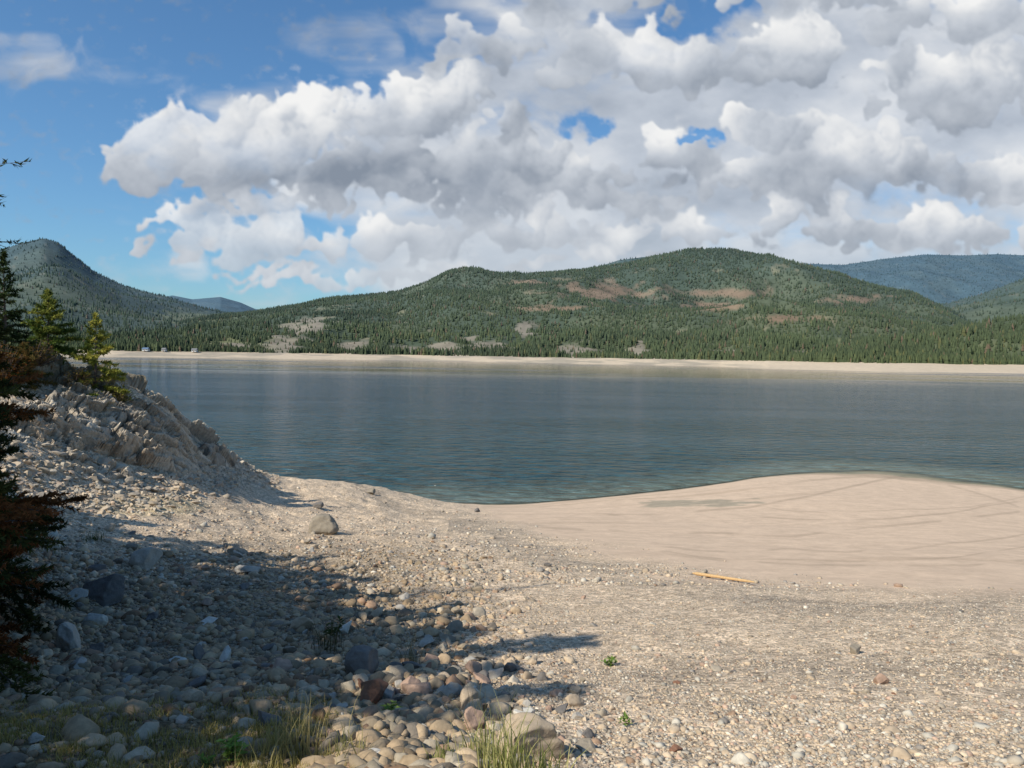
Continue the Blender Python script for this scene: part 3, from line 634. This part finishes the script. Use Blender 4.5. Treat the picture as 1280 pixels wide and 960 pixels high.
# spruces just outside the left edge, which throw the shade across the slope: x, y, height, crown radius, seed, sparseness, twigs
shade = [(-6.95,7.6,6.2,1.2,21,.05,((3.75,2.17,1.60,.10),(3.45,2.08,1.66,.10),(3.1,2.17,1.60,.06))),
  (-5.8,2.7,5.7,1.7,22,.35,()),(-5.2,.9,5.4,1.6,23,.55,()),(-7.6,5.4,5.3,1.8,25,.25,()),(-6.6,3.5,4.9,1.7,26,.2,()),(-7.3,4.4,4.8,1.7,27,.2,()),
  (-8.6,6.6,5.0,1.8,28,.3,()),(-9.4,7.8,4.7,1.8,29,.2,()),(-10.2,9.1,4.7,1.8,30,.3,()),(-10.9,10.4,4.4,1.8,31,.2,()),(-12,11.8,4.4,1.8,32,.3,()),(-13,13.4,3.9,1.7,33,.25,()),(-14,15,3.0,1.5,34,.3,()),
  (-5.6,1.9,5.0,1.6,37,.4,()),(-9,1.4,7.8,2.3,38,.1,()),(-10.6,3.4,7.4,2.3,39,.1,()),(-12.2,6.6,7.3,2.3,40,.1,()),(-14,9.4,6.8,2.3,41,.15,()),(-11,5,7.3,2.3,44,.1,()),(-9.2,2.6,7.4,2.3,45,.1,()),(-13.2,8.2,7.0,2.2,46,.15,())]
for i, (tx_, ty_, th, trd, sd, gp_, ex) in enumerate(shade):
    conifer('dark spruce standing outside the left edge with thin twigs reaching into view' if ex else 'tall dark spruce standing just outside the left edge', gz(tx_,ty_), th, trd, sd, nb=110, dens=70 if ex else 55, nl=.05 if ex else .14, colA=(.02,.04,.018), colB=(.05,.07,.025), group=None if ex else 'spruces shading the slope', extra=ex, gap=gp_, pw=.65, nw=.16 if ex else .24, lv=.9)
# ------------------------------------------------------------ grasses, plants, shrubs
def blades(n_, spread, hgt, r, wid=.004, cA=(.16,.20,.05), cB=(.45,.38,.17), bend=.5, fbase=None):
    base = np.concatenate([r.normal(size=(n_,2))*spread, np.zeros((n_,1))], 1) if fbase is None else fbase
    n_ = len(base); h = hgt*(.45+.75*r.random(n_)); a = r.random(n_)*6.283; ln_ = h*bend*r.random(n_); d = np.stack([np.cos(a), np.sin(a), 0*a], -1); w = np.stack([-np.sin(a+r.normal(size=n_)), np.cos(a+r.normal(size=n_)), 0*a], -1)*wid
    V = []
    for s in (0,.35,.7,1.0):
        c_ = base+d*(ln_*s**2)[:,None]+np.array([0,0,1])*(h*s*(1-.15*s))[:,None]; ww = w*(1-s*.93); V += [c_-ww, c_+ww]
    V = np.stack(V, 1); f = np.array([(0,1,3,2),(2,3,5,4),(4,5,7,6)]); Fq = (np.arange(n_)*8)[:,None,None]+f[None]
    tn = r.random((n_,1)); cc = np.array(cA)*(1-tn)+np.array(cB)*tn; cc = np.repeat(cc[:,None], 8, 1)
    return V.reshape(-1,3), Fq.reshape(-1,4), cc.reshape(-1,3)
def tuft(px, py, hpx, n_, label, seed, spread=.05, **kw):
    p = hit(px, py); r = np.random.default_rng(seed); V, Fq, cc = blades(n_, spread, hpx*p[1]/F, r, **kw)
    tag(link('grass_tuft', mesh_np('grass_tuft', V, Fq, cc, False, M_grass), None, p-np.array([0,0,.01])), label, 'grass')
G1 = dict(cA=(.20,.25,.06), cB=(.50,.44,.20))
tuft(632,978,100,130,'tall yellow green grass tuft in front of the large pale boulder',1,.06,**G1)
tuft(602,958,66,90,'shorter green grass tuft left of the large pale boulder',2,.05,**G1)
tuft(676,980,66,80,'thin dry grass right of the tall yellow green tuft',3,.05,**G1)
tuft(600,905,62,24,'few tall dry stalks rising behind the pinkish upright rock',4,.03,wid=.002,cA=(.4,.32,.15))
tuft(385,935,85,60,'dry straw coloured stalks at lower left of centre',5,.07,wid=.0025,cA=(.35,.28,.12))
tuft(350,948,55,80,'low dry grass clump left of the straw coloured stalks',6,.07,cA=(.25,.24,.09))
tuft(430,950,45,80,'short grass clump right of the straw coloured stalks',7,.06,cA=(.2,.22,.07))
tuft(410,812,48,60,'dark sparse weed stalks growing from the shaded stones',8,.06,wid=.003,cA=(.05,.06,.025),cB=(.13,.11,.05))
tuft(515,835,50,40,'thin dark stalks right of the big dark boulder',9,.05,wid=.0025,cA=(.08,.09,.04),cB=(.2,.17,.08))
tuft(560,958,40,80,'small green grass clump left of the bottom boulder',10,.05,**G1)
tuft(115,676,14,120,'dark green low grass patch beside the shaded boulders',11,.10,cA=(.05,.08,.02),cB=(.12,.13,.05))
def leafy(px, py, wpx, hpx, nleaf, label, seed, cA=(.10,.20,.04), cB=(.25,.33,.08), name='leafy_plant', cat='plant', lf=.2, p=None, mat=None):
    p = hit(px, py) if p is None else p; r = np.random.default_rng(seed); w = wpx/2*p[1]/F; h = hpx*p[1]/F
    e = bpy.data.objects.new(name, None); C.objects.link(e); e.location = [float(v) for v in p]; tag(e, label, cat)
    ns = max(5, nleaf//14); st = []; LV = []; LC = []
    for k in range(ns):
        a_ = r.random()*6.283; q = r.random()**.5; tip = np.array([math.cos(a_)*w*q, math.sin(a_)*w*q, h*(1-.55*q*q)*(.6+.4*r.random())])
        s = np.linspace(0,1,5)[:,None]; pts = tip*s*np.array([1,1,1]); pts[:,2] = tip[2]*s[:,0]**.75; st.append(tube(pts, .012*h*(1.2-s[:,0])+.0008, 4))
        for m_ in range(nleaf//ns):
            f_ = .25+.75*r.random(); c_ = np.array([np.interp(f_, s[:,0], pts[:,j]) for j in range(3)])+r.normal(size=3)*.06*h
            d = r.normal(size=3); d[2] = abs(d[2])*.5; d /= np.linalg.norm(d); sd = np.cross(d, [0,0,1]); sd /= np.linalg.norm(sd)+1e-9; L = lf*h*(.5+.8*r.random())
            up = np.cross(sd, d)
            LV.append([c_, c_+d*L*.45+sd*L*.27+up*L*.06, c_+d*L-up*L*.1, c_+d*L*.45-sd*L*.27+up*L*.06]); tn = r.random(); LC += [np.array(cA)*(1-tn)+np.array(cB)*tn]*4
    V = np.array(LV).reshape(-1,3); link('leaves', mesh_np('leaves', V, np.arange(len(V)).reshape(-1,4), np.array(LC), False, M_leaf), e)
    V, Fq = join(st); link('stems', mesh_np('stems', V, Fq, None, True, M_bark), e)
leafy(766,833,24,12,70,'small bright green weed alone on the open gravel',1,lf=.5)
leafy(290,958,46,38,90,'bright green leafy weed at the bottom edge left of centre',2,cA=(.16,.28,.05),cB=(.35,.45,.12),lf=.35)
leafy(488,902,20,30,36,'slim green weed between rust brown and pinkish boulders',3,lf=.35,cA=(.14,.22,.05))
leafy(780,908,16,16,30,'tiny yellow green sprout near the bottom centre right',4,lf=.45)
leafy(260,962,30,22,50,'low green weed in the bottom left grass',5,lf=.4)
leafy(420,800,40,34,70,'dark leafy weed among shaded stones',6,cA=(.04,.06,.02),cB=(.10,.12,.04),lf=.22)
def shrubat(px, Y, w, h, n_, label, seed, cA, cB):
    p = onridge(px, Y); leafy(0,0,w,h,n_,label,seed,cA,cB,'shrub','shrub',.09,p)
shrubat(146,28.6,44,38,1200,'yellow green shrub at the right end of the ridge trees',11,(.16,.17,.04),(.40,.33,.09))
shrubat(92,27.8,54,36,1100,'brownish low shrub at the foot of the young conifers',12,(.2,.11,.04),(.30,.22,.07))
shrubat(42,27,64,44,1200,'dark green brown shrub below the dark spruce',13,(.08,.09,.03),(.26,.14,.05))
shrubat(5,25.5,64,60,1200,'reddish brown shrub at the left edge of the outcrop',14,(.09,.07,.02),(.24,.10,.035))
shrubat(126,27.2,40,22,700,'low olive shrub under the bright yellow green conifer',15,(.15,.15,.04),(.32,.24,.08))
r = np.random.default_rng(77); n_ = 52000
xx = r.uniform(-4.2,-.35,n_); yy = r.uniform(2.5,5.6,n_); g_ = G(xx,yy); qx, qy = project(np.stack([xx,yy,g_],-1))
kk = (fbm(xx*2.2,yy*2.2,3,5) > .32) & (r.random(n_) < sstep(qy, 850, 905)*sstep(520-qx, 0, 150))
V, Fq, cc = blades(0, 0, .065, r, .0027, (.17,.17,.04), (.60,.47,.18), .8, np.stack([xx,yy,g_-.005],-1)[kk])
tag(link('grass', mesh_np('grass', V, Fq, cc, False, M_grass)), 'short yellow green grass covering the bottom left corner', 'grass', kind='stuff')
# ------------------------------------------------------------ sun and sky
el = math.radians(40); sx, sy = -.78, -.62
ax = math.atan2(sx, sy)
nrm = math.hypot(sx, sy); S_dir = Vector((sx/nrm*math.cos(el), sy/nrm*math.cos(el), math.sin(el)))
L = bpy.data.lights.new('sun', 'SUN'); L.energy = 5.0; L.angle = math.radians(.5); L.color = (1,.93,.81)
so = bpy.data.objects.new('sun', L); C.objects.link(so); so.rotation_euler = S_dir.to_track_quat('Z','Y').to_euler()
w = bpy.data.worlds.new('World'); bpy.context.scene.world = w; w.use_nodes = True
t = NT(w.node_tree); bg = w.node_tree.nodes['Background']
sky = t.n('ShaderNodeTexSky', sky_type='NISHITA'); sky.sun_disc = False; sky.sun_elevation = el; sky.sun_rotation = ax; sky.air_density = 1.0; sky.dust_density = .8; sky.ozone_density = 2.0
t.put(bg.inputs[0], t.mix(1.0, sky.outputs[0], (.74,1.10,1.34,1), 'MULTIPLY')); bg.inputs[1].default_value = .1
# cloud deck: cumulus built from thousands of overlapping round puffs, on a distant dome section
ST = 1.25; BX0, BX1, BY0, BY1 = -420, 1720, -330, 420
gx = np.arange(BX0, BX1, ST); gy = np.arange(BY0, BY1, ST); nW, nH = len(gx), len(gy)
PXg, PYg = np.meshgrid(gx, gy)
zb = np.full((nH,nW), -1e9); NXb = np.zeros((nH,nW)); NYb = np.zeros((nH,nW)); Vb = np.zeros((nH,nW)); Ab = np.zeros((nH,nW))
def splat(cx, cy, rad, zoff, v, pn, soft):
    i0 = max(0, int((cy-rad-BY0)/ST)); i1 = min(nH, int((cy+rad-BY0)/ST)+2); j0 = max(0, int((cx-rad-BX0)/ST)); j1 = min(nW, int((cx+rad-BX0)/ST)+2)
    if i0 >= i1 or j0 >= j1: return
    dx_ = (PXg[i0:i1,j0:j1]-cx)/rad; dy_ = (PYg[i0:i1,j0:j1]-cy)/rad; d2 = dx_*dx_+dy_*dy_
    ins = d2 < 1; zz = np.sqrt(np.maximum(0, 1-d2))*rad+zoff
    a = np.clip((1-np.sqrt(d2))/soft, 0, 1)
    Ab[i0:i1,j0:j1] = np.maximum(Ab[i0:i1,j0:j1], a*ins)
    m = ins & (zz > zb[i0:i1,j0:j1])
    zb[i0:i1,j0:j1][m] = zz[m]
    NXb[i0:i1,j0:j1][m] = (dx_*.55+pn[0]*.6)[m]; NYb[i0:i1,j0:j1][m] = (dy_*.55+pn[1]*.6)[m]
    Vb[i0:i1,j0:j1][m] = (v-dy_*.10)[m]
def cumulus(cx, by, w_, h_, seed, flat=.25):
    r = np.random.default_rng(seed); zo = -by*.5; nbig = max(6, int(w_/h_*6))
    for k in range(nbig):
        u = r.uniform(-1, 1); top = (1-abs(u)**2.2)*(.55+.45*vn(np.array([u*2.3+seed]), np.array([seed*1.7]))[0]*1.3)
        rad = h_*r.uniform(.18,.40)*(1-.45*abs(u)); yc = by-rad*.55-(h_*top-rad*1.2)*r.random() if h_*top > rad*1.2 else by-rad*.55
        xc = cx+u*w_/2; v = (by-yc)/h_; pn = (u*.4, -(v-.35)*.9)
        splat(xc, yc, rad, zo+r.uniform(-.3,.3)*rad, v, pn, .7)
        for q in range(int(13+rad*.35)):
            th = r.uniform(0, 6.283); ph = r.uniform(.15,1.0)**.5; ox = math.cos(th)*ph; oy = math.sin(th)*ph
            r2 = rad*r.uniform(.18,.46); x2 = xc+ox*rad*.95; y2 = yc+oy*rad*.95
            if y2 > by-r2*.25: y2 = by-r2*.25-r.random()*r2*.6
            z2 = zo+math.sqrt(max(0,1-ph*ph))*rad*.85; v2 = (by-y2)/h_; n2 = (ox*.55+pn[0], oy*.55+pn[1])
            splat(x2, y2, r2, z2, v2, n2, .75)
            if r2 < 5: continue
            for s_ in range(int(5+r2*.22)):
                th3 = r.uniform(0, 6.283); p3 = r.uniform(.3,1.0)**.5; o3 = math.cos(th3)*p3; q3 = math.sin(th3)*p3; r3 = r2*r.uniform(.22,.45)
                if y2+q3*r2 > by: continue
                splat(x2+o3*r2*.95, y2+q3*r2*.95, r3, z2+math.sqrt(max(0,1-p3*p3))*r2*.85, v2-q3*r2/h_, (o3*.45+n2[0]*.8, q3*.45+n2[1]*.8), .8)
CL = [(275,236,300,138),(190,228,140,70),(400,215,250,110),(560,165,220,90),(650,85,230,105),(820,110,260,90),(760,20,190,80),(840,222,150,82),(1070,236,280,112),(935,250,200,65),(700,268,220,105),(470,320,280,66),
      (300,322,240,62),(620,305,240,64),(1000,302,300,66),(1190,312,280,66),(840,314,260,56),(225,292,110,26),(1000,95,280,95),(1200,150,270,125),(1230,45,260,110),(1010,5,220,80),(400,358,230,26),(330,342,120,18),(560,348,220,24),
      (740,338,220,24),(1450,240,330,160),(1620,160,300,160),(1400,90,260,120),(1500,320,300,60),(980,-40,300,120),(1250,-60,300,120),(640,-60,160,70),(1500,-40,300,140),(610,225,220,90),(520,252,240,70),(340,270,220,54),(1290,250,200,80),(950,185,150,60),(1110,300,200,40),(330,150,120,40),(480,140,120,36)]
for i_, (cx_, by_, w__, h__) in enumerate(sorted(CL, key=lambda c_: -c_[1])): cumulus(cx_, by_, w__, h__, 11+i_*3)
def blur(Q, n_, it=2):
    for _ in range(it):
        for ax_ in (0,1):
            P_ = np.pad(Q, [(n_,n_) if a_ == ax_ else (0,0) for a_ in (0,1)], mode='edge'); cs = np.cumsum(P_, ax_); cs = np.concatenate([np.zeros_like(np.take(cs,[0],ax_)), cs], ax_)
            m_ = Q.shape[ax_]; Q = (np.take(cs, np.arange(2*n_+1, 2*n_+1+m_), ax_)-np.take(cs, np.arange(m_), ax_))/(2*n_+1)
    return Q
def warp(Q, am, sc_):
    wx_ = (fbm(PXg/sc_, PYg/sc_, 5, 301)-.5)*am; wy_ = (fbm(PXg/sc_, PYg/sc_, 5, 407)-.5)*am
    jj = np.clip((np.arange(nW)[None]+wx_/ST).round().astype(int), 0, nW-1); ii = np.clip((np.arange(nH)[:,None]+wy_/ST).round().astype(int), 0, nH-1); return Q[ii,jj]
NXb, NYb, Vb, Ab = [warp(Q, 62, 30) for Q in (NXb, NYb, Vb, Ab)]
mk_ = (Ab > 0).astype(float)
lam0 = np.clip(-.50*NXb-.62*NYb+.60*np.sqrt(np.maximum(0.05, 1-np.clip(NXb**2+NYb**2,0,.95))), 0, 1.1)
def mb(Q, n_): return blur(Q*mk_, n_)/(blur(mk_, n_)+1e-3)
lam = mb(lam0, 1); lamw = mb(lam0, 6); lamv = mb(lam0, 18); vs = mb(Vb, 9)
light = .34*lam+.36*lamw+.30*lamv
light = .10+1.10*light*(.34+.66*sstep(vs, .04, .60))  # sunlit tops and grey undersides painted into the cloud colour
light += (fbm(PXg/26, PYg/20, 6, 88)-.5)*.30 + (fbm(PXg/150, PYg/70, 3, 33)-.5)*.50
ed = fbm(PXg/16, PYg/12, 5, 55)
alc = blur(Ab, 2, 1); alc = sstep(alc+(ed-.5)*.9*(1-alc), .04, .72)
# thin, soft sheet behind and between the cumulus
def gs(lst, st, ax0=PXg, ay0=PYg):
    m = np.full(PXg.shape, float(st))
    for (cx_, cy_, rx, ry, am) in lst: m = m+am*np.exp(-((ax0-cx_)/rx)**2-((ay0-cy_)/ry)**2)
    return m
hx_ = PXg+(fbm(PXg/28,PYg/28,4,71)-.5)*90; hy_ = PYg+(fbm(PXg/28,PYg/28,4,72)-.5)*60
shc = gs([(330,190,230,80,.65),(700,200,360,160,1.0),(1080,120,360,230,1.1),(430,335,300,40,.65),(1500,150,300,260,1.0),(660,30,130,70,.5),(80,80,115,26,.62),(15,45,70,14,.5),(30,6,100,12,.62),(500,30,90,20,.3),(1000,320,420,40,.4),(140,110,60,30,.25)], -.30) \
    + gs([(740,158,34,16,-1.5),(868,178,30,14,-1.4),(868,26,50,28,-1.3),(60,220,100,110,-.4)], 0, hx_, hy_)
wn = fbm(PXg/95+fbm(PXg/60,PYg/60,2,3)*1.2, PYg/48, 6, 202)
al_s = sstep(shc+(wn-.5)*1.6, .0, .85)*.92
lsrc = blur(light*alc, 24)/(blur(alc, 24)+.05)
ls = .40+.32*lsrc+(fbm(PXg/90, PYg/50, 6, 5)-.5)*.8
hole = gs([(740,158,32,14,1),(868,178,28,12,1),(868,26,46,22,1)], 0, hx_, hy_)
alc = alc*(1-.95*sstep(hole+(ed-.5)*.4, .25, .7))
alc = alc*(.80+.20*sstep(fbm(PXg/60,PYg/40,4,9), .35, .55))
def ramp(l):
    l = np.clip(l, 0, 1)[...,None]; d_ = np.array([.24,.285,.355]); m_ = np.array([.55,.59,.65]); b__ = np.array([.90,.90,.895])
    return np.where(l < .5, d_+(m_-d_)*l*2, m_+(b__-m_)*(l-.5)*2)
cA_ = ramp(ls); cB_ = ramp(light)
alpha = alc+al_s*(1-alc); colr = (cB_*alc[...,None]+cA_*(al_s*(1-alc))[...,None])/np.maximum(alpha, 1e-3)[...,None]
hzn = sstep(PYg, 230, 400)[...,None]*.45; colr = colr*(1-hzn)+np.array([.60,.66,.72])*hzn  # horizon haze mixed into the cloud colour
alpha = alpha*sstep(PXg, BX0, BX0+120)*sstep(BX1-PXg, 0, 120)*sstep(PYg-BY0, 0, 120)
Dr = Rn @ np.stack([PXg-640, -(PYg-480), np.full(PXg.shape, -F)], 0).reshape(3,-1); Dr /= np.linalg.norm(Dr, axis=0)
Vc = Dr.T*30000+np.array([0,0,H]); Fc = grid_faces(nH, nW); af = alpha.ravel(); Fc = Fc[af[Fc].max(1) > .004]
mc = bpy.data.materials.new('cloud_vapour'); mc.use_nodes = True; t = NT(mc.node_tree); mc.node_tree.nodes.remove(mc.node_tree.nodes['Principled BSDF'])
em = t.n('ShaderNodeEmission'); t.put(em.inputs[0], t.n('ShaderNodeAttribute', attribute_name='Col').outputs['Color']); trn = t.n('ShaderNodeBsdfTransparent')
mx = t.n('ShaderNodeMixShader'); t.put(mx.inputs[0], t.n('ShaderNodeAttribute', attribute_name='cover').outputs['Fac']); t.put(mx.inputs[1], trn.outputs[0]); t.put(mx.inputs[2], em.outputs[0])
t.put(mc.node_tree.nodes['Material Output'].inputs[0], mx.outputs[0])
try: mc.cycles.emission_sampling = 'NONE'
except Exception: pass
tag(link('sky', mesh_np('sky', Vc, Fc, colr.reshape(-1,3), True, mc, {'cover': af})), 'white and grey cumulus clouds across the blue sky', 'clouds', kind='structure')
